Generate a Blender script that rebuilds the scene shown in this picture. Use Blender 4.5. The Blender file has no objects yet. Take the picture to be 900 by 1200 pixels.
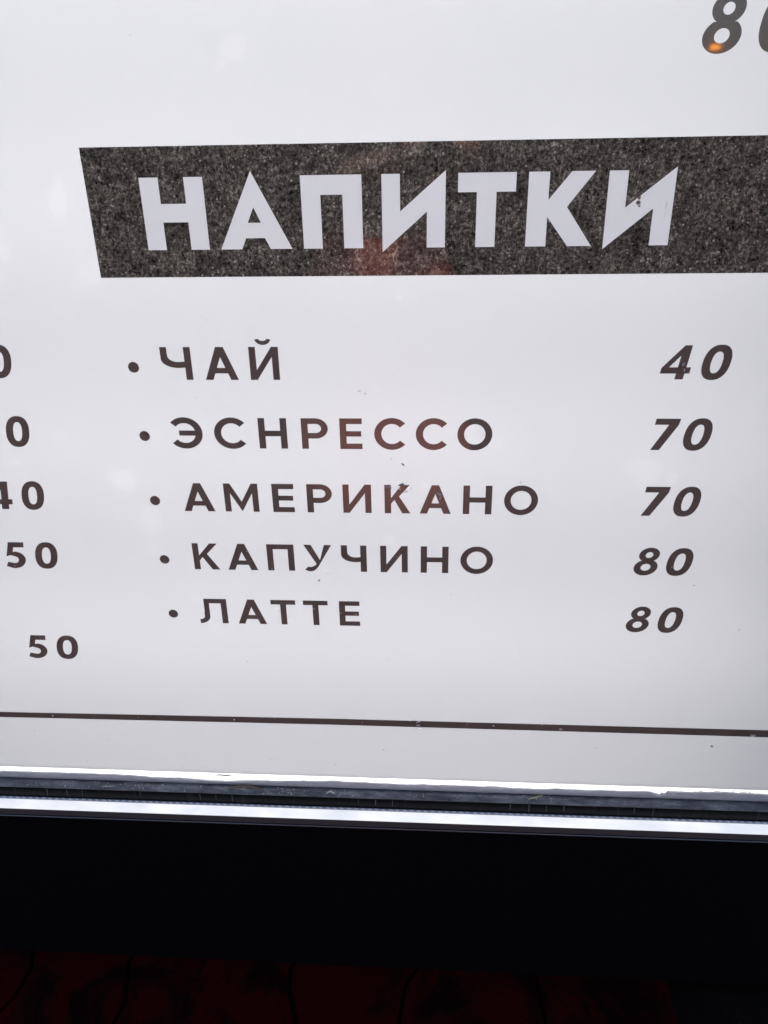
import bpy, bmesh, math, random
from mathutils import Vector, Matrix, noise
from mathutils.geometry import tessellate_polygon

R = math.radians
C = bpy.context.scene.collection
S = 2.0            # board drawing units (mm) -> world: mm * S / 1000
Z0 = 1.302         # height of the drawing's zero line above the ground

# ------------------------------------------------------------------ camera, sky, light, exposure
cam = bpy.data.objects.new('camera', bpy.data.cameras.new('camera')); C.objects.link(cam)
RM = Matrix(((0.99801811, -0.01082359, 0.06198959),
             (0.06033417, 0.44446783, -0.89376067),
             (-0.01787868, 0.89572942, 0.44423997)))
CAM = Vector((0, -0.45 * S, Z0))
cam.matrix_world = Matrix.Translation(CAM) @ RM.to_4x4()
cam.data.sensor_fit = 'VERTICAL'; cam.data.sensor_height = 24.0
cam.data.lens = 932.08 / 1200 * 24.0
cam.data.clip_start = 0.02; cam.data.clip_end = 500
bpy.context.scene.camera = cam

W = bpy.data.worlds.new('World'); bpy.context.scene.world = W; W.use_nodes = True
wn = W.node_tree; wn.nodes.clear()
sky = wn.nodes.new('ShaderNodeTexSky'); sky.sky_type = 'NISHITA'; sky.sun_disc = False
sky.sun_elevation = R(50); sky.sun_rotation = R(20); sky.air_density = 1.0; sky.dust_density = 3.0
bg = wn.nodes.new('ShaderNodeBackground'); bg.inputs['Strength'].default_value = 0.12
wo = wn.nodes.new('ShaderNodeOutputWorld')
wn.links.new(sky.outputs[0], bg.inputs[0]); wn.links.new(bg.outputs[0], wo.inputs[0])

# overcast daylight: one weak, very soft sun from behind the sign
sl = bpy.data.lights.new('sun', 'SUN'); sl.energy = 4.0; sl.angle = R(4); sl.color = (1, .97, .93)
so = bpy.data.objects.new('sun', sl); C.objects.link(so)
so.rotation_euler = (R(-40), 0, R(-20))

vs = bpy.context.scene.view_settings
vs.view_transform = 'Standard'; vs.look = 'None'; vs.gamma = 1; vs.use_curve_mapping = False; vs.exposure = 0.8
bpy.context.scene.cycles.max_bounces = 8
bpy.context.scene.cycles.transparent_max_bounces = 8

# fluorescent tubes inside the light box (area lamps behind the face)
TUBES = [(1.500, 14.0), (1.22, 12.5), (0.94, 11.5), (0.66, 12.0), (0.40, 5.2)]
for z, p in TUBES:
    al = bpy.data.lights.new('tube_light', 'AREA'); al.shape = 'RECTANGLE'; al.size = 1.34; al.size_y = 0.05
    al.energy = p * 0.153; al.color = (1.0, .982, .985)
    ao = bpy.data.objects.new('tube_light', al); C.objects.link(ao)
    ao.location = (-0.17, 0.2, z); ao.rotation_euler = (R(-90), 0, 0)     # shines towards -Y
    ao.visible_camera = True

# ------------------------------------------------------------------ helpers
def tag(o, label=None, cat=None, group=None, kind=None):
    for k, v in (('label', label), ('category', cat), ('group', group), ('kind', kind)):
        if v: o[k] = v
    return o
def link(name, me, mat=None, parent=None):
    o = bpy.data.objects.new(name, me); C.objects.link(o)
    if mat is not None and me is not None and not me.materials: me.materials.append(mat)
    if parent is not None: o.parent = parent
    return o
def pt(x, z, p=0.0):          # drawing mm, p = mm towards the viewer
    return Vector((x * S / 1000, -p * S / 1000, z * S / 1000 + Z0))
def mesh(name, vs_, fs, smooth=False):
    me = bpy.data.meshes.new(name); me.from_pydata([tuple(v) for v in vs_], [], fs); me.update()
    bm = bmesh.new(); bm.from_mesh(me); bmesh.ops.recalc_face_normals(bm, faces=bm.faces)
    bm.to_mesh(me); bm.free()
    if smooth:
        for p in me.polygons: p.use_smooth = True
    return me

def prism(name, prof, x0, x1, mat, parent=None, nx=1, jit=None, bev=0.0, kind=None):
    """closed profile [(p, z)] in mm swept along x (mm)"""
    n = len(prof); V = []; Fc = []
    for i in range(nx + 1):
        x = x0 + (x1 - x0) * i / nx
        for k, (p, z) in enumerate(prof):
            dp, dz = jit(x, k) if jit else (0, 0)
            V.append(pt(x, z + dz, p + dp))
    for i in range(nx):
        for k in range(n):
            a = i * n + k; b = i * n + (k + 1) % n
            Fc.append((a, b, b + n, a + n))
    Fc.append(tuple(range(n))[::-1]); Fc.append(tuple(nx * n + k for k in range(n)))
    o = link(name, mesh(name, V, Fc), mat, parent)
    if bev:
        m = o.modifiers.new('bevel', 'BEVEL'); m.width = bev * S / 1000; m.segments = 2; m.limit_method = 'ANGLE'
    return o

# ---------- materials
def nt(name):
    m = bpy.data.materials.new(name); m.use_nodes = True
    t = m.node_tree; t.nodes.clear(); out = t.nodes.new('ShaderNodeOutputMaterial')
    return m, t, out
def N(t, typ, **kw):
    n = t.nodes.new(typ)
    for k, v in kw.items():
        if k.startswith('_'): setattr(n, k[1:], v)
        else:
            n.inputs[k.replace('__', ' ')].default_value = v
    return n
def ramp(t, src, stops):
    r = t.nodes.new('ShaderNodeValToRGB'); cr = r.color_ramp
    while len(cr.elements) < len(stops): cr.elements.new(.5)
    for e, (p, c) in zip(cr.elements, stops): e.position = p; e.color = (*c, 1) if len(c) == 3 else c
    t.links.new(src, r.inputs[0]); return r.outputs[0]
def mixc(t, f, a, b, mode='MIX'):
    m = t.nodes.new('ShaderNodeMix'); m.data_type = 'RGBA'; m.blend_type = mode
    for sock, v in ((m.inputs[0], f), (m.inputs[6], a), (m.inputs[7], b)):
        if hasattr(v, 'is_output'): t.links.new(v, sock)
        else: sock.default_value = v if not isinstance(v, tuple) or len(v) == 4 else (*v, 1)
    return m.outputs[2]
def coords(t): return t.nodes.new('ShaderNodeTexCoord').outputs['Object']
def nz(t, co, scale, detail=3, rough=.55, dist=0.0, out=0):
    n = N(t, 'ShaderNodeTexNoise', Scale=scale, Detail=detail, Roughness=rough, Distortion=dist)
    t.links.new(co, n.inputs['Vector']); return n.outputs[out]
def mapped(t, co, scale, rot=(0, 0, 0)):
    m = t.nodes.new('ShaderNodeMapping'); m.inputs['Scale'].default_value = scale; m.inputs['Rotation'].default_value = rot
    t.links.new(co, m.inputs[0]); return m.outputs[0]
def setc(t, sock, v):
    if hasattr(v, 'is_output'): t.links.new(v, sock)
    else: sock.default_value = (*v, 1) if isinstance(v, tuple) and len(v) == 3 else v
def film(name, trans, front, fac=.5, rough=.18, coat=0.6, build=None, bump=0.0, bscale=900):
    m, t, out = nt(name)
    if build: trans, front = build(t)
    tr = t.nodes.new('ShaderNodeBsdfTranslucent'); setc(t, tr.inputs[0], trans)
    pr = N(t, 'ShaderNodeBsdfPrincipled', Roughness=.6)
    setc(t, pr.inputs['Base Color'], front); pr.inputs['Specular IOR Level'].default_value = 0.0
    mx = t.nodes.new('ShaderNodeMixShader'); mx.inputs[0].default_value = fac
    t.links.new(pr.outputs[0], mx.inputs[1]); t.links.new(tr.outputs[0], mx.inputs[2])
    gl = t.nodes.new('ShaderNodeBsdfGlossy'); gl.inputs['Roughness'].default_value = rough
    lw = t.nodes.new('ShaderNodeFresnel'); lw.inputs['IOR'].default_value = 1.5
    mul = t.nodes.new('ShaderNodeMath'); mul.operation = 'MULTIPLY'; mul.inputs[1].default_value = coat
    t.links.new(lw.outputs[0], mul.inputs[0])
    m2 = t.nodes.new('ShaderNodeMixShader'); t.links.new(mul.outputs[0], m2.inputs[0])
    t.links.new(mx.outputs[0], m2.inputs[1]); t.links.new(gl.outputs[0], m2.inputs[2])
    if bump:
        b = t.nodes.new('ShaderNodeBump'); b.inputs['Strength'].default_value = bump; b.inputs['Distance'].default_value = .0004
        t.links.new(nz(t, coords(t), bscale, 2), b.inputs['Height']); t.links.new(b.outputs[0], gl.inputs['Normal'])
    t.links.new(m2.outputs[0], out.inputs[0]); return m
def solid(name, col, rough=.5, metal=0.0, spec=.5, build=None, bump=0.0, bscale=200, coat=0.0):
    m, t, out = nt(name)
    pr = N(t, 'ShaderNodeBsdfPrincipled', Roughness=rough, Metallic=metal)
    pr.inputs['Specular IOR Level'].default_value = spec; pr.inputs['Coat Weight'].default_value = coat
    setc(t, pr.inputs['Base Color'], build(t) if build else col)
    if bump:
        b = t.nodes.new('ShaderNodeBump'); b.inputs['Strength'].default_value = bump; b.inputs['Distance'].default_value = .002
        t.links.new(nz(t, coords(t), bscale, 4), b.inputs['Height']); t.links.new(b.outputs[0], pr.inputs['Normal'])
    t.links.new(pr.outputs[0], out.inputs[0]); return m

SMUDGES = [  # x, z, rx, rz, angle, strength : dried water marks on the face (mm)
    (-205, -37, 5.5, 12, 14, .035), (-101, 33, 8, 7, 0, .03), (-108.5, 25, 3, 3.5, 0, .025), (-241, -63, 4, 6, 0, .035),
    (-197, -78, 13, 6, -30, .02), (-212, -98, 8, 4, 20, .02), (127, -193, 13, 8, 8, .03), (144, -199, 4, 4.5, 0, .035), (126, -203, 5, 4, 0, .03),
    (-197, -203, 10, 8, 0, .045), (-184, -233, 9, 13, 15, .03), (-186, -252, 5, 6, 0, .025), (-21, -91, 3, 3, 0, .04),
    (-28.5, -243, 4, 4, 0, .045), (-263, -190, 4, 2.4, 0, .04), (-232, -172, 6, 4, 10, .02), (-160, -290, 6, 5, 0, .02), (36, -176, 5, 4, 0, .03),
    (22, -168, 3, 3, 0, .03), (12, -171, 60, 30, 10, .008), (-5, -204, 5, 3, 20, .03), (-148, -316, 7, 5, 0, .02)]
def build_panel(t):
    co = coords(t)
    acc = None
    sx = t.nodes.new('ShaderNodeSeparateXYZ'); t.links.new(co, sx.inputs[0])
    for (x, z, rx, rz, an, st) in SMUDGES:
        c = pt(x, z); m = t.nodes.new('ShaderNodeMapping'); m.vector_type = 'TEXTURE'
        m.inputs['Location'].default_value = (c.x, 0, c.z); m.inputs['Rotation'].default_value = (0, R(an), 0)
        m.inputs['Scale'].default_value = (rx * S / 1000, 1, rz * S / 1000)
        t.links.new(wob(t, co), m.inputs[0])
        ln = t.nodes.new('ShaderNodeVectorMath'); ln.operation = 'LENGTH'; t.links.new(m.outputs[0], ln.inputs[0])
        mr = t.nodes.new('ShaderNodeMapRange'); mr.inputs[1].default_value = 1.0; mr.inputs[2].default_value = .72
        mr.inputs[3].default_value = 0; mr.inputs[4].default_value = st * 1.7
        t.links.new(ln.outputs['Value'], mr.inputs[0])
        if acc is None: acc = mr.outputs[0]
        else:
            a = t.nodes.new('ShaderNodeMath'); a.operation = 'ADD'; t.links.new(acc, a.inputs[0]); t.links.new(mr.outputs[0], a.inputs[1]); acc = a.outputs[0]
    big = nz(t, co, 5, 3)
    fine = nz(t, mapped(t, co, (1, 1, .25)), 260, 4, .7)
    base = mixc(t, big, (.335, .336, .338), (.36, .358, .36))
    base = mixc(t, .06, base, ramp(t, fine, [(.3, (.27, .27, .275)), (.7, (.44, .44, .44))]))
    base = mixc(t, acc, base, (.9, .82, .9))
    return base, (.78, .78, .785)
_w = {}
def wob(t, co):
    k = t.name
    if k not in _w:
        n = nz(t, co, 45, 2, .5, 0, 1)
        v = t.nodes.new('ShaderNodeVectorMath'); v.operation = 'MULTIPLY_ADD'
        v.inputs[1].default_value = (.018, 0, .018); t.links.new(n, v.inputs[0])
        a = t.nodes.new('ShaderNodeVectorMath'); a.operation = 'SUBTRACT'; a.inputs[1].default_value = (.009, 0, .009)
        t.links.new(co, a.inputs[0]); t.links.new(a.outputs[0], v.inputs[2]); _w[k] = v.outputs[0]
    return _w[k]
def build_banner(t):
    co = coords(t)
    n1 = nz(t, co, 260, 5, .8, .5); n2 = nz(t, co, 30, 5, .65); n5 = nz(t, co, 95, 4, .7, .8)
    n3 = nz(t, mapped(t, co, (1, 1, .3), (0, R(38), 0)), 260, 3, .65, 1.4)
    n4 = nz(t, mapped(t, co, (.33, 1, 1), (0, R(20), 0)), 280, 3, .65, 1.4)
    c = ramp(t, n1, [(.37, (.020, .017, .017)), (.48, (.088, .078, .076)), (.56, (.20, .185, .18)), (.66, (.56, .53, .52))])
    c = mixc(t, ramp(t, n3, [(.58, (0, 0, 0)), (.66, (.8, .8, .8))]), c, (.40, .37, .35))
    c = mixc(t, ramp(t, n4, [(.60, (0, 0, 0)), (.68, (.65, .65, .65))]), c, (.34, .32, .31))
    c = mixc(t, 1.0, c, ramp(t, n2, [(.35, (.62, .60, .58)), (.65, (1.3, 1.3, 1.26))]), 'MULTIPLY')
    c = mixc(t, 1.0, c, ramp(t, n5, [(.38, (.5, .47, .46)), (.62, (1.45, 1.41, 1.37))]), 'MULTIPLY')
    v = t.nodes.new('ShaderNodeTexVoronoi'); v.inputs['Scale'].default_value = 150; t.links.new(co, v.inputs['Vector'])
    sc_ = t.nodes.new('ShaderNodeMath'); sc_.operation = 'SUBTRACT'; t.links.new(v.outputs['Distance'], sc_.inputs[0])
    rr = t.nodes.new('ShaderNodeSeparateColor'); t.links.new(v.outputs['Color'], rr.inputs[0])
    mm = t.nodes.new('ShaderNodeMath'); mm.operation = 'MULTIPLY'; mm.inputs[1].default_value = .15; t.links.new(rr.outputs[0], mm.inputs[0]); t.links.new(mm.outputs[0], sc_.inputs[1])
    dots = ramp(t, sc_.outputs[0], [(.02, (.9, .9, .9)), (.09, (0, 0, 0))])
    c = mixc(t, dots, c, (.62, .58, .55))
    return c, (.03, .028, .027)
def build_ink(t):
    co = coords(t)
    n1 = nz(t, co, 300, 4, .7); v = t.nodes.new('ShaderNodeTexVoronoi'); v.inputs['Scale'].default_value = 75
    t.links.new(co, v.inputs['Vector'])
    sx = t.nodes.new('ShaderNodeSeparateXYZ'); t.links.new(co, sx.inputs[0])
    low = t.nodes.new('ShaderNodeMapRange'); t.links.new(sx.outputs[2], low.inputs[0])   # the print is more worn low down
    low.inputs[1].default_value = .92; low.inputs[2].default_value = .72; low.inputs[3].default_value = .0; low.inputs[4].default_value = 1
    c = ramp(t, n1, [(.3, (.165, .118, .115)), (.7, (.20, .15, .147))])
    pin = ramp(t, v.outputs['Distance'], [(.045, (1, 1, 1)), (.09, (0, 0, 0))])
    pf = t.nodes.new('ShaderNodeMath'); pf.operation = 'MULTIPLY'; t.links.new(pin, pf.inputs[0]); t.links.new(low.outputs[0], pf.inputs[1])
    return mixc(t, pf.outputs[0], c, (.7, .68, .66)), (.03, .026, .025)

M = {}
M['panel'] = film('milky_panel_film', None, None, .5, .16, .5, build_panel, .05)
M['inlay'] = film('white_letter_film', (1.0, .99, 1.0), (.92, .90, .92), .62, .2, .5)
M['banner'] = film('speckled_dark_print', None, None, .5, .05, 2.2, build_banner)
M['ink'] = film('dark_print', None, None, .5, .04, 2.2, build_ink)
M['edge'] = film('bare_diffuser', (.99, .99, 1.0), (.8, .8, .8), .75, .15, .5)
def b_seal(t):
    co = coords(t); n = nz(t, mapped(t, co, (.3, 1, 1)), 160, 5, .7)
    return ramp(t, n, [(.3, (.44, .42, .44)), (.5, (.72, .70, .72)), (.72, (.98, .97, .97))]), (.64, .62, .63)
M['seal'] = film('grey_sealant', None, None, .35, .3, .8, b_seal, .4, 400)
def b_dust(t):
    co = coords(t); n = nz(t, mapped(t, co, (.25, 1, 1)), 90, 6, .75); n2 = nz(t, co, 700, 3, .7)
    a = ramp(t, n, [(.35, (.035, .035, .038)), (.52, (.12, .12, .13)), (.7, (.3, .3, .3))])
    return mixc(t, ramp(t, n2, [(.6, (0, 0, 0)), (.72, (1, 1, 1))]), a, (.35, .33, .3))
M['dust'] = solid('dusty_dark_plastic', None, .42, build=b_dust, bump=.3, bscale=300)
def b_gloss(t):
    co = coords(t); n = nz(t, mapped(t, co, (1, 1, .06)), 120, 4, .8)
    return ramp(t, n, [(.55, (.004, .004, .006)), (.72, (.03, .03, .034)), (.8, (.12, .12, .13))])
M['gloss'] = solid('gloss_black_plastic', None, .25, spec=.10, build=b_gloss)
M['black'] = solid('matt_black_paint', (.0028, .0020, .0030), .7, spec=.12, bump=.05)
M['rail'] = solid('dark_brown_anodised', (.095, .072, .072), .5, bump=.1, bscale=80)
M['trim'] = solid('polished_edge', (.26, .235, .235), .35, 1.0, bump=.2, bscale=60)
M['white'] = solid('white_tray', (.85, .85, .85), .7)
M['notch'] = solid('notch_white', (.95, .95, .97), .4)
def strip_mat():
    m, t, out = nt('painted_ledge_glint'); co = coords(t)
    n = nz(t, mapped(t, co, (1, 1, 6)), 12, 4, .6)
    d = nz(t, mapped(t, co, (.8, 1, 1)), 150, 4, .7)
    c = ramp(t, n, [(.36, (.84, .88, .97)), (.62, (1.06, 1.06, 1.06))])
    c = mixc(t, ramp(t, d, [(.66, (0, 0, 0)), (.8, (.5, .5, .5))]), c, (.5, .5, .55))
    e = t.nodes.new('ShaderNodeEmission'); e.inputs[1].default_value = .50; t.links.new(c, e.inputs[0])  # emission stands in for the bright reflection on the metal ledge
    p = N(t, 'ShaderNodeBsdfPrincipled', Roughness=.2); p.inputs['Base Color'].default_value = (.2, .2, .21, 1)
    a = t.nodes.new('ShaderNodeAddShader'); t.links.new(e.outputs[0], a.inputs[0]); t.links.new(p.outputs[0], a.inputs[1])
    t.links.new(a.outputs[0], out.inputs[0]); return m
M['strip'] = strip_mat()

# ------------------------------------------------------------------ glyph outlines (unit: mm, cap height h, width w)
def arc(cx, cy, a, b, d0, d1, n=20, e=1.0):
    P = []
    for i in range(n + 1):
        q = R(d0 + (d1 - d0) * i / n); c, s = math.cos(q), math.sin(q)
        P.append((cx + a * math.copysign(abs(c) ** e, c), cy + b * math.copysign(abs(s) ** e, s)))
    return P
def ring(cx, cy, a, b, s, s2=None, e=1.0, n=44):
    s2 = s if s2 is None else s2
    return [arc(cx, cy, a, b, 0, 360, n, e)[:-1], arc(cx, cy, a - s, b - s2, 0, 360, n, e)[:-1]]
def G(ch, w, h, s):
    t = s * .88                               # horizontal strokes are a little thinner
    ov = h * .018
    if ch == 'Н': return [[[(0, 0), (s, 0), (s, h*.5-t/2), (w-s, h*.5-t/2), (w-s, 0), (w, 0), (w, h), (w-s, h), (w-s, h*.5+t/2), (s, h*.5+t/2), (s, h), (0, h)]]]
    if ch == 'А':
        f = s * 1.12; m = w / 2; k = (m - f/2) / h         # slope of the legs
        y1 = h*.2; y2 = y1 + t*.92
        xi = lambda y: k*y + s*1.13
        ya = (m - s*1.13) / k
        return [[[(0, 0), (s*1.13, 0), (xi(y1), y1), (w-xi(y1), y1), (w-s*1.13, 0), (w, 0), (m+f/2, h), (m-f/2, h)],
                 [(xi(y2), y2), (m, ya), (w-xi(y2), y2)]]]
    if ch == 'П': return [[[(0, 0), (s, 0), (s, h-t), (w-s, h-t), (w-s, 0), (w, 0), (w, h), (0, h)]]]
    if ch in 'ИЙ':
        g = [[[(0, 0), (s*.98, 0), (w-s*.97, h*.70), (w-s*.97, 0), (w, 0), (w, h), (w-s*.98, h), (s*.97, h*.30), (s*.97, h), (0, h)]]]
        if ch == 'Й':
            c = w/2; y = h*1.245
            g.append([arc(c, y, w*.27, h*.19, 188, 352, 14) + arc(c, y, w*.27-s*.56, h*.19-s*.58, 352, 188, 14)])
        return g
    if ch == 'Т': return [[[(w/2-s/2, 0), (w/2+s/2, 0), (w/2+s/2, h-t), (w, h-t), (w, h), (0, h), (0, h-t), (w/2-s/2, h-t)]]]
    if ch == 'К':
        return [[[(0, 0), (s, 0), (s, h*.34), (s+w*.13, h*.475), (w-s*1.27, 0), (w, 0), (s+w*.31, h*.60), (w*.975, h), (w*.975-s*1.25, h), (s, h*.545), (s, h), (0, h)]]]
    if ch == 'Е': return [[[(0, 0), (w, 0), (w, t), (s, t), (s, h*.5-t*.48), (w*.96, h*.5-t*.48), (w*.96, h*.5+t*.48), (s, h*.5+t*.48), (s, h-t), (w, h-t), (w, h), (0, h)]]]
    if ch == 'Р':
        b = h*.33; c = h - b; a = w*.47; cx = w - a
        return [[[(0, 0), (s, 0), (s, c-b)] + arc(cx, c, a, b, -90, 90, 18) + [(0, h)],
                 [(s, c-b+t)] + arc(cx, c, a-s, b-t, -90, 90, 18) + [(s, h-t)]]]
    if ch == 'О': return [ring(w/2, h/2, w/2, h/2+ov, s, t*1.03)]
    if ch in 'СЭ':
        a = w*.545; b = h/2+ov; cx = a; d = 41
        out = arc(cx, h/2, a, b, d, 360-d, 34); inn = arc(cx, h/2, a-s*1.02, b-t*1.05, 360-d+1, d-1, 34)
        if ch == 'Э':
            k = math.degrees(math.asin(t*.5/(b-t*1.05)))
            i1 = [p for p in inn if not (p[0] < cx and abs(p[1]-h/2) < t*.5)]
            lo = [p for p in i1 if p[1] < h/2]; hi = [p for p in i1 if p[1] >= h/2]
            xb = cx - (a-s*1.02)*math.cos(R(k))
            inn = lo + [(xb, h/2-t*.46), (w*.72, h/2-t*.46), (w*.72, h/2+t*.46), (xb, h/2+t*.46)] + hi
        P = out + inn
        if ch == 'Э': P = [(w-x, y) for x, y in P]
        return [[P]]
    if ch == 'Ч':
        y0 = h*.365; y1 = y0 + t; a = w*.56
        o = arc(a, y0+h*.27, a, h*.27, 180, 270, 14); i = arc(a, y1+h*.2, a-s, h*.2, 270, 180, 12)
        return [[[(0, h)] + o + [(w-s, y0+h*.012), (w-s, 0), (w, 0), (w, h), (w-s, h), (w-s, y1+h*.012)] + i + [(s, h)]]]
    if ch == 'М': return [[[(0, 0), (s*.95, 0), (s*.95, h*.66), (w/2-s*.06, h*.03), (w/2+s*.06, h*.03), (w-s*.95, h*.66), (w-s*.95, 0), (w, 0), (w, h), (w-s*1.02, h), (w/2, h*.36), (s*1.02, h), (0, h)]]]
    if ch == 'У':
        k = s*1.15
        return [[[(w*.015, h), (w*.44, h*.285), (w*.40, h*.215)] + arc(w*.22, h*.26, w*.15, h*.105, -20, -120, 8) +
                 [(w*.02, h*.05)] + arc(w*.22, h*.22, w*.26, h*.235, -128, -38, 10) + [(w*.505, h*.17), (w, h), (w-k, h), (w*.575, h*.43), (k+w*.015, h)]]]
    if ch == 'Л':
        return [[[(w-s, 0), (w, 0), (w, h), (w*.20, h), (w*.195, h*.5)] + arc(0, h*.30, w*.185, h*.145, 20, -90, 8)[0:] +
                 [(0, h*.0)] + arc(w*.02, h*.30, w*.355, h*.31, -90, 0, 10) + [(w*.385, h-t), (w-s, h-t)]]]
    # ---- digits, bolder and slanted
    if ch == '0': return [ring(w/2, h/2, w/2, h/2+ov, s*.98, s*.84, .86)]
    if ch == '7': return [[[(0, h), (w, h), (w*.985, h-s*.8), (w*.48, 0), (w*.11, 0), (w*.585, h-s*.8), (0, h-s*.8)]]]
    if ch == '4': return [[[(w*.55, 0), (w*.55+s, 0), (w*.55+s, h*.175), (w, h*.175), (w, h*.36), (w*.55+s, h*.36), (w*.55+s, h), (w*.585, h), (0, h*.34), (0, h*.175), (w*.55, h*.175)],
                           [(w*.55, h*.36), (w*.25, h*.36), (w*.55, h*.70)]]]
    if ch == '8':
        a1, b1 = w*.43, h*.268; y1 = h - b1 + ov; a2, b2 = w*.5, h*.302; y2 = b2 - ov
        # contour: lower lobe then upper lobe, joined at the waist
        yw = h*.525
        d2 = math.degrees(math.asin((yw-y2)/b2)); d1 = math.degrees(math.asin((yw-y1)/b1))
        lo = arc(w/2, y2, a2, b2, 180-d2, 360+d2, 30); up = arc(w/2, y1, a1, b1, d1, 180-d1, 30)
        return [[lo + up, arc(w/2, y1-h*.005, a1-s*.86, b1-s*.67, 0, 360, 24)[:-1], arc(w/2, y2+h*.005, a2-s*.93, b2-s*.72, 0, 360, 24)[:-1]]]
    if ch == '5':
        cy = h*.315; b = cy+ov; a = w*.56; cx = w-a
        return [[[(w*.94, h), (w*.94, h-s*.82), (w*.41, h-s*.82), (w*.365, h*.615)] + arc(cx, cy, a, b*.98, 86, -118, 30) +
                 [(0, h*.06), (w*.085, h*.235)] + arc(cx, cy+h*.005, a-s*1.03, b-s*.84, -112, 78, 22) + [(w*.25, h*.50), (w*.03, h*.45), (w*.16, h)]]]
def place_glyph(ch, x0, x1, z, h, s, shear=0.0):
    """glyph fitted to x0..x1 on baseline z; groups of contours in drawing mm"""
    w = x1 - x0
    g = G(ch, w, h, s)
    P = [p for grp in g for c in grp for p in c]
    f = lambda p: (p[0] + shear * p[1], p[1])
    q = [f(p)[0] for p in P]; lo, hi = min(q), max(q)
    k = w / (hi - lo)
    if shear:                                  # rebuild with the true unslanted width
        g = G(ch, w * k, h, s); P = [p for grp in g for c in grp for p in c]
        q = [f(p)[0] for p in P]; lo, hi = min(q), max(q); k = w / (hi - lo)
    return [[[(x0 + (f(p)[0] - lo) * k, z + p[1]) for p in c] for c in grp] for grp in g]
def inked(name, groups, p, mat, parent=None, thick=.12):
    """flat print with a real (thin) edge: front face at p, rim back to p-thick"""
    V = []; Fc = []
    for grp in groups:
        loops = [[Vector((a, b, 0)) for a, b in c] for c in grp]
        base = len(V); flat = [v for l in loops for v in l]
        V += [pt(v.x, v.y, p) for v in flat]
        Fc += [tuple(base + i for i in tri) for tri in tessellate_polygon(loops)]
        off = base
        b2 = len(V); V += [pt(v.x, v.y, p - thick) for v in flat]
        k = 0
        for l in loops:
            n = len(l)
            for i in range(n):
                a, b = base + k + i, base + k + (i + 1) % n
                Fc.append((a, b, b - base + b2, a - base + b2))
            k += n
    me = bpy.data.meshes.new(name); me.from_pydata([tuple(v) for v in V], [], Fc)
    bm = bmesh.new(); bm.from_mesh(me)
    for fc in bm.faces:
        if abs(fc.normal.y) > .9 and fc.normal.y > 0: fc.normal_flip()
    bm.to_mesh(me); bm.free(); me.update()
    return link(name, me, mat, parent)

# ------------------------------------------------------------------ the light box
XL, XR, ZT = -430.0, 330.0, 150.0
box = bpy.data.objects.new('menu_light_box', None); C.objects.link(box)
tag(box, 'backlit white drinks menu board with dark printed lettering and a black frame', 'menu board')

def sheet(name, x0, x1, z0, z1, p, mat, nx=1, nz_=1, th=None):
    V = []; Fc = []
    for j in range(nz_ + 1):
        for i in range(nx + 1): V.append(pt(x0 + (x1-x0)*i/nx, z0 + (z1-z0)*j/nz_, p))
    for j in range(nz_):
        for i in range(nx):
            a = j*(nx+1)+i; Fc.append((a, a+1, a+nx+2, a+nx+1))
    me = bpy.data.meshes.new(name); me.from_pydata([tuple(v) for v in V], [], Fc); me.update()
    return link(name, me, mat, box)
panel = sheet('panel', XL, XR, -449.6, ZT, 0.0, M['panel'])
panel['label'] = 'milky white backlit menu face'
edge = sheet('edge_diffuser', XL, XR, -459, -447.5, -1.0, M['edge'])

INK_P = .25
# heading banner with the word cut out, white letters set in the openings
def heading_letter(ch, pts): return [[[(x, z) for x, z in c] for c in pts]]
HB = -63.45; HT = -26.4
head = {
 'Н': (('Н', [[(-159, HT), (-148.6, HT), (-149, -39.6), (-134.6, -39.6), (-134.6, HT), (-124.2, HT), (-124.2, HB), (-134.4, HB), (-134.4, -49.1), (-149, -49.1), (-148.9, HB), (-159, HB)]]),),
}
HEAD = [
 ('Н', [[(-158.8, HT), (-148.4, HT), (-148.4, -39.6), (-134.6, -39.6), (-134.6, HT), (-124.3, HT), (-124.3, HB), (-134.6, HB), (-134.6, -49.1), (-148.4, -49.1), (-148.4, HB), (-158.8, HB)]]),
 ('А', [[(-98.35, -23.9), (-78.4, HB), (-90.4, HB), (-93.2, -57.7), (-103.6, -57.7), (-106.3, HB), (-118.0, HB)], [(-98.3, -41.9), (-101.9, -49.7), (-94.8, -49.7)]]),
 ('П', [[(-72.1, HT), (-39.6, HT), (-39.6, HB), (-50.0, HB), (-50.0, -36.2), (-61.7, -36.2), (-61.7, HB), (-72.1, HB)]]),
 ('И', [[(-29.1, HT), (-19.4, HT), (-19.4, -44.9), (4.6, -24.9), (4.6, HB), (-5.2, HB), (-5.2, -45.2), (-29.1, -65.6)]]),
 ('Т', [[(11.0, HT), (41.2, HT), (41.2, -35.85), (31.2, -35.85), (31.2, HB), (20.9, HB), (20.9, -35.85), (11.0, -35.85)]]),
 ('К', [[(47.5, HT), (58.3, HT), (58.3, -40.1), (69.5, HT), (81.6, HT), (68.2, -43.7), (82.4, HB), (69.8, HB), (58.3, -48.6), (58.3, HB), (47.5, HB)]]),
 ('И', [[(88.5, HT), (98.3, HT), (98.3, -44.4), (122.6, -24.9), (122.6, HB), (112.7, HB), (112.7, -45.1), (88.5, -65.2)]])]
bl, bt, bb, br = -188.4, -11.3, -78.1, 262.0
groups = [[[(bl, bt), (br, bt), (br, bb), (bl, bb)]] + [g[0] for _, g in HEAD]]
groups += [[g[1]] for _, g in HEAD if len(g) > 1]
banner = inked('heading_banner', groups, INK_P, M['banner'], box)
banner['label'] = 'speckled dark grey banner behind the heading'
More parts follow.
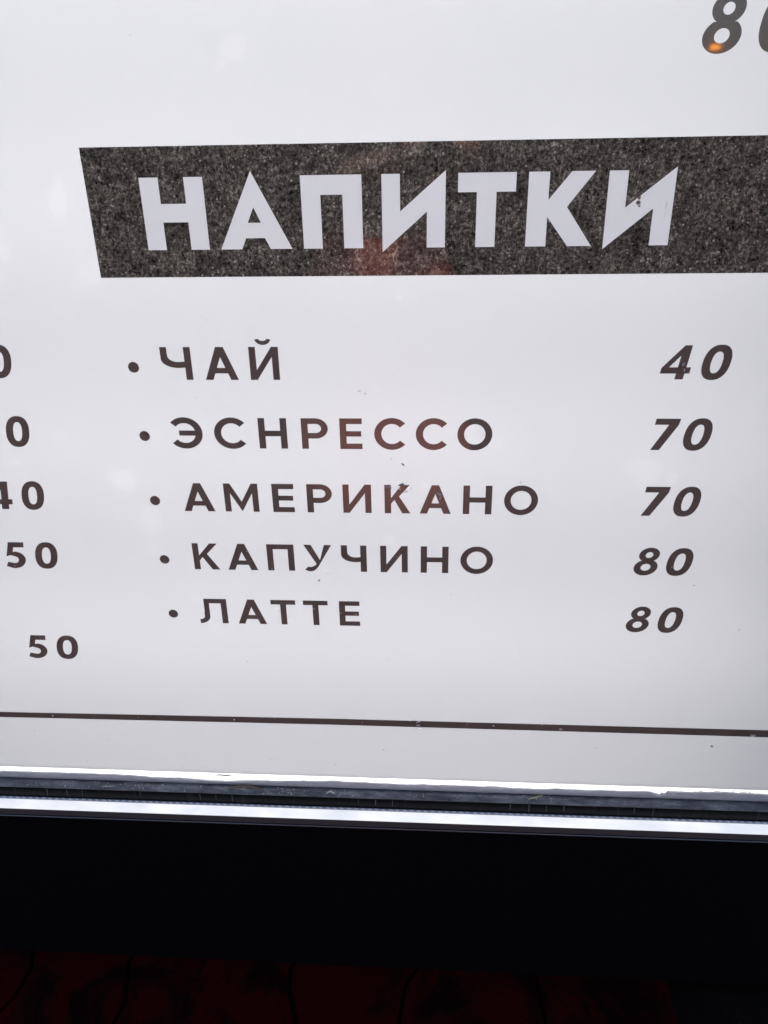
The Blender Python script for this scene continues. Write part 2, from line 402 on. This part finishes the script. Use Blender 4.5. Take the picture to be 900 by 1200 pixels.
for ch, g in HEAD:
    o = inked('heading_letter', [g], INK_P - .05, M['inlay'], banner, .1)
    o['label'] = 'white heading letter ' + ch

CAP = 19.75; ST = 4.1
TEXT = [
 (-137.4, [('Ч', -160.9, -142.8), ('А', -135.4, -115.5), ('Й', -108.3, -90.9)]),
 (-180.9, [('Э', -160.9, -141.5), ('С', -134.3, -115.0), ('Н', -106.8, -89.3), ('Р', -80.5, -64.2), ('Е', -57.1, -43.5), ('С', -36.2, -17.4), ('С', -11.1, 7.7), ('О', 13.8, 34.7)]),
 (-224.4, [('А', -159.6, -139.4), ('М', -132.7, -110.8), ('Е', -101.9, -88.0), ('Р', -79.8, -63.8), ('И', -57.0, -39.0), ('К', -30.7, -14.4), ('А', -8.7, 10.9), ('Н', 18.4, 36.3), ('О', 43.8, 64.7)]),
 (-267.7, [('К', -158.3, -141.0), ('А', -135.6, -115.5), ('П', -108.8, -90.8), ('У', -84.3, -66.0), ('Ч', -59.8, -43.1), ('И', -34.2, -16.3), ('Н', -7.9, 10.1), ('О', 17.8, 38.8)]),
 (-310.6, [('Л', -159.6, -140.0), ('А', -133.0, -113.2), ('Т', -109.5, -92.6), ('Т', -87.3, -70.6), ('Е', -62.9, -49.0)])]
for z, row in TEXT:
    for ch, x0, x1 in row:
        o = inked('letter', place_glyph(ch, x0, x1, z, CAP, ST), INK_P, M['ink'], box)
        o['label'] = 'printed letter ' + ch
for z in (-129.75, -173.1, -217.15, -260.5, -303.5):
    o = inked('bullet', [[arc(-178.0, z, 3.3, 3.3, 0, 360, 28)[:-1]]], INK_P, M['ink'], box)
DS = 4.75
DIG = [
 (-137.0, 1, [('4', 127.9, 144.9), ('0', 150.6, 166.6)]), (-180.4, 1, [('7', 128.4, 143.9), ('0', 146.8, 162.8)]),
 (-224.2, 1, [('7', 128.3, 144.2), ('0', 147.3, 163.1)]), (-266.8, 1, [('8', 128.5, 143.8), ('0', 148.8, 164.9)]),
 (-311.0, 1, [('8', 128.7, 143.9), ('0', 149.3, 165.1)]),
 (25.0, 1.235, [('8', 125.8, 144.3), ('0', 151.9, 171.6)]),
 (-136.1, 1, [('0', -267.4, -251.6)]), (-180.5, 1, [('0', -265.9, -250.4)]), (-224.4, 1, [('4', -289.2, -272.4), ('0', -265.9, -250.4)]),
 (-268.8, 1, [('5', -287.9, -272.4), ('0', -266.5, -250.6)]), (-343.8, 1, [('5', -289.0, -273.3), ('0', -267.2, -251.0)])]
for z, k, row in DIG:
    for ch, x0, x1 in row:
        o = inked('digit', place_glyph(ch, x0, x1, z, CAP * k, DS * k, .15), INK_P, M['ink'], box)
        o['label'] = 'slanted printed price figure ' + ch
# ruled line under the list
inked('ruled_line', [[[(XL, -395.6), (-75, -392.6), (XR, -392.4), (XR, -398.9), (-75, -398.2), (XL, -400.2)]]], INK_P, M['ink'], box)

# housing, tray, frame
prism('reflector_tray', [(-112, -470), (-110, -470), (-110, 156), (-112, 156)], XL-2, XR+2, M['white'], box)
prism('reflector_floor', [(-109.8, -466), (-3, -466), (-3, -463.5), (-109.8, -463.5)], XL-2, XR+2, M['white'], box)
prism('reflector_top', [(-109.8, 152), (-1, 152), (-1, 155), (-109.8, 155)], XL-2, XR+2, M['white'], box)
for xa, xb in ((XL-6, XL-2.5), (XR+2.5, XR+6)):
    prism('reflector_side', [(-112, -466), (-1, -466), (-1, 155), (-112, 155)], xa, xb, M['white'], box)
prism('housing', [(-120, -651), (-112.5, -651), (-112.5, 168), (-120, 168)], XL-14, XR+14, M['black'], box)
prism('housing_top', [(-112.3, 158), (14, 158), (14, 168), (-112.3, 168)], XL-14, XR+14, M['black'], box, bev=1)
for xa, xb in ((XL-14, XL-6.5), (XR+6.5, XR+14)):
    prism('housing_side', [(-112.3, -650), (12, -650), (12, 157.8), (-112.3, 157.8)], xa, xb, M['black'], box)

def seal_top(x):
    v = 1.5 * noise.noise(Vector((x * .021, 3.1, 0))) + .7 * noise.noise(Vector((x * .09, 7.7, 0)))
    v -= 3.3 * math.exp(-((x + 165) / 26) ** 2)          # the bead sags here and bares more of the lit edge
    v += .35 * noise.noise(Vector((x * .25, 1.2, 4)))
    v += -2.6 * math.exp(-((x - 172) / 7) ** 2) if x < 172 else (1.0 if x > 176 else -1)
    return v
def jseal(x, k):
    if k in (1, 2): return (.15 * noise.noise(Vector((x * .3, k, 0))), seal_top(x) * (1 if k == 1 else .85))
    if k in (3, 4): return (.25 * noise.noise(Vector((x * .25, k * 3.3, 0))), .5 * noise.noise(Vector((x * .16, k * 1.7, 2))))
    return (0, 0)
sb = prism('sealant_bead', [(-.8, -459.5), (-.8, -454.9), (.1, -455.1), (.9, -457.2), (1.1, -459.2), (.6, -460.2)], XL, XR, M['seal'], box, nx=900, jit=jseal)
def jl(x, k): return (.12*noise.noise(Vector((x*.2, k, 1))), .25*noise.noise(Vector((x*.11, k*2.1, 3)))) if k in (1, 2) else (0, 0)
prism('groove_shade_fill', [(-2.8, -462.5), (-1.2, -462.5), (-1.2, -458.6), (-2.8, -458.6)], XL, XR, M['black'], box)  # black fill set in the gap to give a dark shadow line
prism('inner_lip', [(-1.0, -461.4), (.3, -461.3), (3.2, -462.2), (6.2, -463.9), (6.0, -466.2), (-2.8, -466.0)][::1], XL, XR, M['dust'], box, nx=300, jit=jl)
prism('inner_face', [(-2.5, -466.4), (5.8, -466.4), (6.15, -464.8), (6.5, -474.2), (-2.5, -474.2)][0:], XL, XR, M['gloss'], box)
prism('strip_bead', [(-2, -474.35), (6.62, -474.35), (7.2, -474.0), (8.1, -474.2), (8.5, -474.9), (8.3, -475.2), (-2, -474.9)], XL, XR, solid('grey_bead', (.46, .46, .46), .35), box)
sp = prism('painted_glint_ledge', [(-2.0, -475.3), (6.6, -475.0), (15.8, -477.1), (15.8, -479), (-2.0, -479)], XL, XR, M['strip'], box)  # metal ledge; its reflected brightness is put in as emission
prism('frame_rail', [(0, -479.2), (15.9, -479.2), (16.1, -477.2), (16.5, -477.3), (16.9, -482.3), (15.2, -483.2), (0, -483.2)], XL-14, XR+14, M['rail'], box)
tr = [(16.0 + .9*math.cos(R(a)), -484.7 + .85*math.sin(R(a))) for a in range(0, 360, 30)]
prism('edge_trim', tr[::-1], XL-14, XR+14, M['trim'], box, nx=1)
prism('lower_fascia', [(-100, -650.5), (15.6, -650.5), (15.9, -640), (15.9, -486.2), (14.5, -485.6), (-100, -485.6)], XL-6, XR+6, M['black'], box)
# a row of little notches along the upper edge of the strip
V = []; Fc = []; x = XL + 2; rnd = random.Random(4)
while x < XR - 4:
    L = 2.7 + rnd.uniform(-.5, .5); d = rnd.uniform(-.08, .08); b = len(V)
    for (xx, pp, zz) in ((x, 7.1+d, -473.95), (x+L, 7.1+d, -473.95), (x+L+1.0, 8.1+d, -474.05), (x+1.0, 8.1+d, -474.05),
                         (x, 7.1+d, -474.4), (x+L, 7.1+d, -474.4), (x+L+1.0, 8.1+d, -474.5), (x+1.0, 8.1+d, -474.5)):
        V.append(pt(xx, zz, pp))
    Fc += [(b, b+1, b+2, b+3), (b+4, b+7, b+6, b+5)] + [(b+k, b+4+k, b+4+(k+1) % 4, b+(k+1) % 4) for k in range(4)]
    x += 5.35
o = link('notch_row', mesh('notch_row', V, Fc), M['notch'], box); o['kind'] = 'stuff'

# ------------------------------------------------------------------ dirt
rnd = random.Random(11)
def chip_mesh(name, items, mat, parent=None):
    V = []; Fc = []
    for (x, z, p, rx, rz, rp, ang) in items:
        b = len(V); n = 7
        for lay, kk in ((0, 1.0), (1, .62)):
            for i in range(n):
                a = 2*math.pi*i/n; q = rnd.uniform(.65, 1.1)*kk
                dx, dz = rx*math.cos(a)*q, rz*math.sin(a)*q
                ca, sa = math.cos(R(ang)), math.sin(R(ang))
                V.append(pt(x+dx*ca-dz*sa, z+dx*sa+dz*ca, p + (rp if lay else 0)))
        Fc.append(tuple(range(b, b+n))); Fc.append(tuple(range(b+n, b+2*n)))
        Fc += [(b+i, b+(i+1) % n, b+n+(i+1) % n, b+n+i) for i in range(n)]
    return link(name, mesh(name, V, Fc), mat, parent)
M['speck'] = solid('grime', (.30, .29, .29), .8); M['scuff'] = film('pale_scuff', (1, 1, 1), (.85, .85, .85), .7, .5, .2)
M['straw'] = solid('straw_crumb', (.62, .56, .42), .8); M['brown'] = solid('dried_brown', (.16, .11, .085), .8)
sp = [(-20.2, -204.6, 2.6, 1.3, 20), (-40.9, -145.6, .9, .7, 0), (-44.4, -144.1, 1.4, .4, -15), (-75.3, -274.9, .9, 1.4, 0), (53.2, -202.2, .8, .8, 0),
      (201.2, -408.3, 2.2, 1.3, -50), (-130, -342.8, .6, .6, 0), (202.7, -307.8, 1.0, .7, 0), (-19, -190.8, 2.0, .8, -40), (-26, -187, 1.1, .3, 10),
      (12, -284, .9, .3, 0), (-30, -338, .5, .5, 0), (60, -330, .6, .4, 0), (168.3, -274.2, 1.2, .4, 10), (-300, -412, .8, .5, 0), (-245, -420, .7, .4, 0), (-35, -421, .9, .8, 0),
      (-190, -444, .6, .5, 0), (-265, -441, 1.0, .5, 0), (60, -402.5, 1.0, .5, 0), (120, -413, .9, .6, 0), (-143, -148, .5, .4, 0), (-104, -137, .5, 1.0, 20), 
      (-130, -102, .4, .4, 0), (-72, -437, 1.6, .3, 0), (-120, -434, 2.4, .25, 3)]
for i in range(16): sp.append((rnd.uniform(-300, 230), rnd.uniform(-445, 40), rnd.uniform(.25, .5), rnd.uniform(.2, .4), rnd.uniform(0, 90)))
d = chip_mesh('grime_specks', [(x, z, .3, rx*.8, rz*.8, .12, a) for x, z, rx, rz, a in sp], M['speck'], box); d['kind'] = 'stuff'
sc = [(-27.5, -206.2, 2.6, .6, -12), (-22, -207.3, 2.2, .35, -10), (-17.2, -209, 1.6, 1.0, 25), (-14, -206.5, .8, .5, 0), (3.3, -210.5, 1.8, .8, -30), (4.4, -213.3, .7, 1.4, -25),
      (-9.5, -396.4, 1.9, .7, 0), (-9.0, -393.2, 2.3, .6, 15), (-8, -399.2, 1.6, .5, 0), (-283, -397, .8, .8, 0), (-145, -396, .7, .8, 0), (45, -395, .8, .5, 0), (228, -397.5, 2.2, 1.3, 0), (93, -396.5, 1.5, .6, 0),
      (-69.8, -269.0, .8, .8, 0), (-75, -218, .6, .6, 0), (140.5, -128, .8, 1.6, -30), (141.4, -131.6, .5, 1.0, 0), (-91.2, -268, .7, .6, 0), (-105, -300, .8, .8, 0)]
d = chip_mesh('pale_scuffs', [(x, z, .38, rx, rz, .1, a) for x, z, rx, rz, a in sc], M['scuff'], box); d['kind'] = 'stuff'
d = chip_mesh('grime_streaks', [(119.2, -43.5, .3, .5, 2.2, .05, 0), (119.0, -48, .3, .5, 1.0, .05, 0)], M['scuff'], box); d['kind'] = 'stuff'
# faint vertical reflections on the black inner face, modelled as pale slivers
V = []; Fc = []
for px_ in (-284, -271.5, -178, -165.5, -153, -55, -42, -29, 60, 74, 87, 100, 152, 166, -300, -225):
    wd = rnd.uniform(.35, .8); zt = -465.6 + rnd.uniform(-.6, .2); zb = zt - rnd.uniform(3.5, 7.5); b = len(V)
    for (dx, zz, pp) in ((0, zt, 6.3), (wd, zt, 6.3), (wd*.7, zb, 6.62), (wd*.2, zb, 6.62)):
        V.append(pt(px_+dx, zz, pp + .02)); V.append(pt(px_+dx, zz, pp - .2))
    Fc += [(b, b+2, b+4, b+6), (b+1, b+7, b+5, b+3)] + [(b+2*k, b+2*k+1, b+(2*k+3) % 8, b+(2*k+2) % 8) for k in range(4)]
d = link('painted_reflections', mesh('painted_reflections', V, Fc), solid('reflection_mark', (.10, .10, .11), .5), box); d['kind'] = 'stuff'
tp = []
for i in range(34):
    x = rnd.choice((rnd.uniform(-80, -12), rnd.uniform(-52, -20), rnd.uniform(195, 300)))
    tp.append((x, -452.7 - rnd.uniform(0, .5), -.9, rnd.uniform(.8, 3.0), rnd.uniform(.15, .4), .1, rnd.uniform(-4, 4)))
d = chip_mesh('tape_residue', tp, solid('residue', (.30, .30, .31), .7), box); d['kind'] = 'stuff'
# small fly-like scrap stuck on the second И
d = chip_mesh('dead_midge', [(105.0, -39.6, .35, 1.0, 1.2, .6, 0), (104.8, -42.0, .35, 1.3, 1.5, .8, 20), (105.3, -43.8, .35, .8, .6, .5, 0)], solid('midge', (.33, .25, .17), .7))
tag(d, 'tiny tan dead midge stuck on the last white letter of the heading', 'insect')
def on_lip(x, p): return -461.1 - max(0, p-.3)*(3.2/5.9) + .15
# crumbs on the inner lip
it = []
for (cx, n, sp_) in ((-270, 9, 14), (-226, 16, 12), (-105, 14, 8), (-70, 10, 8), (-140, 8, 9), (-10, 5, 8), (35, 6, 10), (84, 12, 6), (-180, 6, 16), (-300, 4, 12)):
    for i in range(n):
        x = rnd.gauss(cx, sp_); p = rnd.uniform(.8, 5.6); it.append((x, on_lip(x, p), p, rnd.uniform(.3, 1.1), rnd.uniform(.2, .5), rnd.uniform(.3, .8), rnd.uniform(-30, 40)))
for i in range(120):
    x = rnd.uniform(XL+5, XR-5); p = rnd.uniform(.5, 5.8); it.append((x, on_lip(x, p), p, rnd.uniform(.15, .4), rnd.uniform(.12, .3), .2, rnd.uniform(0, 90)))
for i in range(50):
    x = rnd.uniform(190, 300); it.append((x, rnd.uniform(-450.6, -453) - (x-190)*.006, .1, rnd.uniform(.4, 1.8), rnd.uniform(.2, .6), .2, rnd.uniform(-20, 20)))
d = chip_mesh('crumbs', it, M['straw'])
tag(d, 'pale dust and crumbs strewn along the grey inner lip below the menu face', 'crumbs', kind='stuff')
def blade(name, pts, wd, mat):
    V = []; Fc = []; n = len(pts)
    for i, (x, z, p) in enumerate(pts):
        k = wd * (.35 + .65 * math.sin(math.pi * (i + .5) / n))
        V += [pt(x, z - k/2, p), pt(x, z, p + k*.5), pt(x, z + k/2, p), pt(x, z, p - k*.3)]
    for i in range(n-1):
        for k in range(4): a = i*4+k; b = i*4+(k+1) % 4; Fc.append((a, b, b+4, a+4))
    Fc += [(0, 1, 2, 3), tuple(4*(n-1)+k for k in (3, 2, 1, 0))]
    return link(name, mesh(name, V, Fc), mat)
d = blade('straw_scrap', [(-257, -463.5, 4.5), (-253, -462.6, 4.6), (-248, -462.4, 4.5), (-245, -461.6, 4.7)], .9, M['straw']); tag(d, 'long pale straw lying on the inner lip at the left end', 'straw')
d = blade('dried_leaf', [(-156, -462.4, 3.2), (-150, -459.6, 3.6), (-143, -458.0, 3.8), (-136, -459.2, 3.6), (-128, -462.4, 3.4)], 2.8, M['brown']); tag(d, 'curled brown dried leaf arched on the lip below the menu face', 'leaf')
d = blade('yellow_petal', [(72, -464.2, 3.5), (75.5, -461.3, 3.8), (80, -459.5, 4.0), (84, -457.5, 3.8)], 1.4, solid('yellow_dry', (.6, .5, .28), .8)); tag(d, 'small yellowish dried petal standing on the lip right of centre', 'petal')
d = blade('seed_husk', [(-166, -451.4, .3), (-161, -450.8, .6), (-156, -451.0, .6), (-152, -452.0, .3)], 1.7, solid('husk', (.42, .27, .24), .8)); tag(d, 'reddish seed husk stuck on the bright edge below the menu face', 'seed')
d = blade('fluff_tuft', [(-80, -463.6, 4.2), (-78, -461, 4.4), (-76, -460, 4.4), (-73, -462.5, 4.2)], 2.0, solid('fluff', (.6, .56, .5), .9)); tag(d, 'knotted pale tuft of fluff on the lip left of centre', 'fluff')

# ------------------------------------------------------------------ ground
def b_ground(t):
    co = coords(t); n = nz(t, co, 6, 6, .65); n2 = nz(t, co, 120, 3)
    return mixc(t, .4, ramp(t, n, [(.3, (.004, .003, .003)), (.7, (.009, .007, .006))]), ramp(t, n2, [(.3, (.002, .002, .002)), (.7, (.010, .009, .008))]))  # near-black colour carries the shade beside the paving
g = link('ground', mesh('ground', [(-60, -60, -.03), (60, -60, -.03), (60, 60, -.03), (-60, 60, -.03)], [(0, 1, 2, 3)]), solid('asphalt_shade_dark', None, .95, spec=.05, build=b_ground, bump=.4)); tag(g, kind='structure')
def b_slab(t):
    co = coords(t); n = nz(t, co, 9, 5, .65, .8); n2 = nz(t, co, 160, 4, .7)
    a = mixc(t, .4, (.030, .0006, .0012), ramp(t, n2, [(.3, (.012, .0008, .001)), (.7, (.052, .0016, .002))]))
    return mixc(t, ramp(t, n, [(.47, (0, 0, 0)), (.6, (.9, .9, .9))]), a, (.004, .0012, .0016))
ms = solid('maroon_slab', None, .85, spec=.04, build=b_slab, bump=.3, bscale=90)
bed = link('paving', mesh('paving', [(-1.6, -2.3, -.012), (.405, -2.3, -.012), (.405, .3, -.012), (-1.6, .3, -.012)], [(0, 1, 2, 3)]), solid('joint_mortar', (.008, .005, .006), .95, spec=.1)); tag(bed, kind='structure')
rp = random.Random(21)
nx_, ny_ = 9, 9; gx = {}
for j in range(ny_ + 1):
    for i in range(nx_ + 1):
        x = -1.58 + 1.98 * i / nx_ + (rp.uniform(-.06, .06) if 0 < i < nx_ else 0)
        y = -.0 - 2.2 * j / ny_ + (rp.uniform(-.06, .06) if 0 < j < ny_ else 0)
        gx[i, j] = Vector((x, y, 0))
for j in range(ny_):
    for i in range(nx_):
        q = [gx[i, j], gx[i, j+1], gx[i+1, j+1], gx[i+1, j]]
        pl = []
        for k in range(4):
            a, b = q[k], q[(k+1) % 4]
            pl.append(a.copy())
            rr = random.Random(hash((round(min(a.x, b.x), 3), round(min(a.y, b.y), 3), round(max(a.x, b.x), 3))) & 0xffff)
            nrm = Vector((-(b-a).y, (b-a).x, 0)).normalized()
            rev = (a.x, a.y) > (b.x, b.y)
            if rev: nrm = -nrm
            amp, ph_ = rr.uniform(-.03, .03), rr.uniform(-.018, .018)
            for f_ in (.2, .4, .6, .8):
                u = 1 - f_ if rev else f_
                edge_ = (i == 0 and k == 0) or (i == nx_-1 and k == 2)
                pl.append(a.lerp(b, f_) + nrm * (0 if edge_ else amp * math.sin(math.pi*u) + ph_ * math.sin(2*math.pi*u)))
        c = sum(pl, Vector()) / len(pl); L = len(pl)
        rg = [(0.965, -.011), (.95, -.002), (.93, 0.0)]; V = []; Fc = []
        dz = rp.uniform(-.0015, .0015)
        for k_, z_ in rg:
            for p_ in pl:
                dd = (p_ - c); V.append((c.x + dd.x - dd.normalized().x*.16*(1-k_)*.5, c.y + dd.y - dd.normalized().y*.16*(1-k_)*.5, z_ + dz + (0.002 if z_ > -.01 else 0)))
        for l in range(2): Fc += [(l*L+k, l*L+(k+1) % L, (l+1)*L+(k+1) % L, (l+1)*L+k) for k in range(L)]
        Fc.append(tuple(range(2*L, 3*L)))
        link('paving_stone', mesh('paving_stone', V, Fc), ms, bed)

# ------------------------------------------------------------------ the person taking the picture (seen as a soft reflection in the glossy print)
def skin_obj(name, joints, edges, mat, parent=None, sub=2, root=0):
    me = bpy.data.meshes.new(name); me.from_pydata([j[:3] for j in joints], edges, []); me.update()
    o = link(name, me, mat, parent)
    o.modifiers.new('skin', 'SKIN').use_smooth_shade = True; sk = me.skin_vertices[0].data
    for i, j in enumerate(joints):
        r = j[3]; sk[i].radius = (r, j[4] if len(j) > 4 else r); sk[i].use_root = (i == root)
    if sub: m_ = o.modifiers.new('sub', 'SUBSURF'); m_.levels = sub; m_.render_levels = sub
    m_.subdivision_type = 'CATMULL_CLARK'
    for p in me.polygons: p.use_smooth = True
    return o
PX, PY = -.165, -1.52
person = bpy.data.objects.new('person', None); C.objects.link(person)
tag(person, 'person in dark jacket and long red skirt holding a phone up before the board', 'person')
m_skin = solid('skin', (.52, .31, .23), .5); m_jack = solid('dark_wool', (.02, .02, .022), .85, bump=.3, bscale=400)
m_red = solid('red_cloth', (.47, .11, .085), .8, bump=.3, bscale=300); m_hair = solid('brown_hair', (.05, .03, .02), .5, bump=.5, bscale=300)
m_shoe = solid('black_leather', (.015, .014, .014), .4)
J = [(PX, PY, .92, .13, .11), (PX, PY-.01, 1.10, .115, .095), (PX, PY, 1.30, .15, .10), (PX, PY, 1.42, .06, .055), (PX, PY+.03, 1.50, .055, .055),
     (PX, PY+.055, 1.555, .095, .115), (PX, PY+.06, 1.62, .10, .12), (PX, PY+.055, 1.675, .075, .09)]
E_ = [(0, 1), (1, 2), (2, 3), (3, 4), (4, 5), (5, 6), (6, 7)]
def addc(start, pts):
    prev = start
    for p_ in pts: J.append(p_); E_.append((prev, len(J)-1)); prev = len(J)-1
    return prev
for s_ in (-1, 1):
    hx = .075 * s_; 
    w_ = addc(2, [(PX+s_*.18, PY, 1.37, .055), (PX+s_*.235, PY+.11, 1.14, .042), ((PX+s_*.13)*.6, -1.13, 1.19, .032), (hx*.95, -.985, 1.225, .026), (hx*.85, -.955, 1.25, .030, .017)])
    for k in range(4):           # fingers close round the back of the phone
        zb = 1.242 + k * .019; L_ = (.024, .028, .027, .021)[k]
        addc(w_, [(hx*.80, -.945, zb, .009), (hx*.74+s_*.004, -.930+.000, zb+.006, .0085), (hx*.62, -.932+.004, zb+.008, .0075), (hx*.62-s_*L_*.6, -.932+.002, zb+.009, .0062)])
    addc(w_, [(hx*.72, -.962, 1.268, .011), (hx*.62, -.966, 1.295, .010), (hx*.55, -.962, 1.315, .0085)])
    addc(0, [(PX+s_*.09, PY, .84, .095), (PX+s_*.10, PY+.01, .48, .060), (PX+s_*.10, PY-.02, .10, .040), (PX+s_*.11, PY+.05, .045, .038, .03), (PX+s_*.115, PY+.14, .035, .035, .025)])
body = skin_obj('body', J, E_, m_skin, person)
Jk = [(PX, PY, .93, .235, .205), (PX, PY-.01, 1.12, .165, .13), (PX, PY, 1.30, .18, .125), (PX, PY, 1.405, .09, .075)]
Ek = [(0, 1), (1, 2), (2, 3)]
for s_ in (-1, 1):
    b_ = len(Jk); Jk += [(PX+s_*.185, PY, 1.36, .075), (PX+s_*.24, PY+.11, 1.13, .06), ((PX+s_*.13)*.62, -1.16, 1.185, .048)]
    Ek += [(2, b_), (b_, b_+1), (b_+1, b_+2)]
skin_obj('jacket', Jk, Ek, m_jack, person)
# skirt with folds
V = []; Fc = []; n = 72; lv = [(1.01, .185, .16), (.94, .20, .175), (.86, .215, .19), (.70, .235, .21), (.50, .255, .23), (.30, .275, .25), (.05, .30, .28), (.055, .29, .27), (.06, .28, .26)]
for z_, a_, b_ in lv:
    for i in range(n):
        q = 2*math.pi*i/n; f_ = 1 + (.045 * math.sin(9*q + 1) + .02*math.sin(23*q)) * (1 - z_/1.0)
        V.append((PX + a_*math.cos(q)*f_, PY + b_*math.sin(q)*f_, z_))
for l in range(len(lv)-1): Fc += [(l*n+i, l*n+(i+1) % n, (l+1)*n+(i+1) % n, (l+1)*n+i) for i in range(n)]
link('skirt', mesh('skirt', V, Fc, True), m_red, person)
# head details
hz, hy = 1.60, PY + .06
def ball(name, c, r, mat, parent, u=24, v=14, cut=None):
    bm = bmesh.new(); bmesh.ops.create_uvsphere(bm, u_segments=u, v_segments=v, radius=1)
    for ve in bm.verts: ve.co = Vector((c[0]+ve.co.x*r[0], c[1]+ve.co.y*r[1], c[2]+ve.co.z*r[2]))
    if cut: bmesh.ops.delete(bm, geom=[ve for ve in bm.verts if cut(ve.co)], context='VERTS')
    me = bpy.data.meshes.new(name); bm.to_mesh(me); bm.free()
    for p in me.polygons: p.use_smooth = True
    o = link(name, me, mat, parent)
    if cut: o.modifiers.new('thick', 'SOLIDIFY').thickness = .012
    return o
ball('hair', (PX, hy-.022, 1.625), (.094, .112, .118), m_hair, person, u=40, v=28, cut=lambda c: c.y > hy+.03+.5*(c.z-1.60) and c.z < 1.672)
for s_ in (-1, 1):
    ball('eye', (PX+s_*.031, hy+.094, 1.60), (.012, .010, .009), solid('eye_white', (.7, .7, .7), .3), person, 12, 8)
    ball('ear', (PX+s_*.079, hy, 1.59), (.012, .022, .032), m_skin, person, 12, 8)
    ball('shoe', (PX+s_*.112, PY+.075, .045), (.048, .135, .045), m_shoe, person, 16, 10)
ball('nose', (PX, hy+.108, 1.575), (.013, .018, .024), m_skin, person, 12, 8)
ball('mouth', (PX, hy+.088, 1.54), (.024, .010, .008), solid('lips', (.4, .14, .13), .5), person, 12, 8)
# phone just behind the lens position, facing the board
bm = bmesh.new(); bmesh.ops.create_cube(bm, size=1)
for ve in bm.verts: ve.co = Vector((ve.co.x*.074, ve.co.y*.150, ve.co.z*.0085))
bmesh.ops.bevel(bm, geom=[e for e in bm.edges], offset=.004, segments=3, affect='EDGES')
me = bpy.data.meshes.new('smartphone'); bm.to_mesh(me); bm.free()
ph = bpy.data.objects.new('smartphone', None); C.objects.link(ph)
pb = link('phone_body', me, solid('phone_back', (.02, .02, .022), .25), ph)
bm = bmesh.new(); bmesh.ops.create_cone(bm, segments=24, radius1=.0055, radius2=.0055, depth=.0015, cap_ends=True)
me = bpy.data.meshes.new('lens_ring'); bm.to_mesh(me); bm.free()
lr = link('lens_ring', me, M['trim'], ph); lr.location = (0, .055, -.0052)
ph.matrix_world = Matrix.Translation(CAM + RM @ Vector((0, -.055, .014))) @ RM.to_4x4()
tag(ph, 'black smartphone held up in both hands in front of the menu board', 'phone')

# ------------------------------------------------------------------ amber lamp on a post behind the viewer (its glint sits on the top figure 8)
LD = 5.2; t_ = (LD + .9) / .45 if False else None
def mirror_spot(x, z, ydist):          # a point that the drawing spot (x, z mm) reflects, ydist metres in front of the board
    k = (ydist + .45*S) / .45 / 1000
    return Vector((x * k, -ydist, z * k + Z0))
L0 = mirror_spot(132.6, 27.3, 5.0)
lamp = bpy.data.objects.new('street_lantern', None); C.objects.link(lamp); lamp.location = (0, 0, 0)
tag(lamp, 'amber lantern on a short dark post standing across the pavement from the board', 'lamp')
def cyl(name, c, r1, r2, h, mat, parent, seg=20):
    bm = bmesh.new(); bmesh.ops.create_cone(bm, segments=seg, radius1=r1, radius2=r2, depth=h, cap_ends=True)
    bmesh.ops.translate(bm, vec=c, verts=bm.verts)
    me = bpy.data.meshes.new(name); bm.to_mesh(me); bm.free(); return link(name, me, mat, parent)
m_, t, out = nt('amber_glass'); e = t.nodes.new('ShaderNodeEmission'); e.inputs[0].default_value = (1, .33, .03, 1); e.inputs[1].default_value = 14
t.links.new(e.outputs[0], out.inputs[0])
cyl('post', (L0.x, L0.y, (L0.z-.047)/2), .03, .02, L0.z-.047, M['black'], lamp)
cyl('lantern_base', (L0.x, L0.y, L0.z-.03), .03, .035, .035, M['black'], lamp)
cyl('lamp_shade', (L0.x, L0.y, L0.z), .026, .030, .022, m_, lamp)
cyl('lantern_cap', (L0.x, L0.y, L0.z+.03), .045, .012, .035, M['black'], lamp)
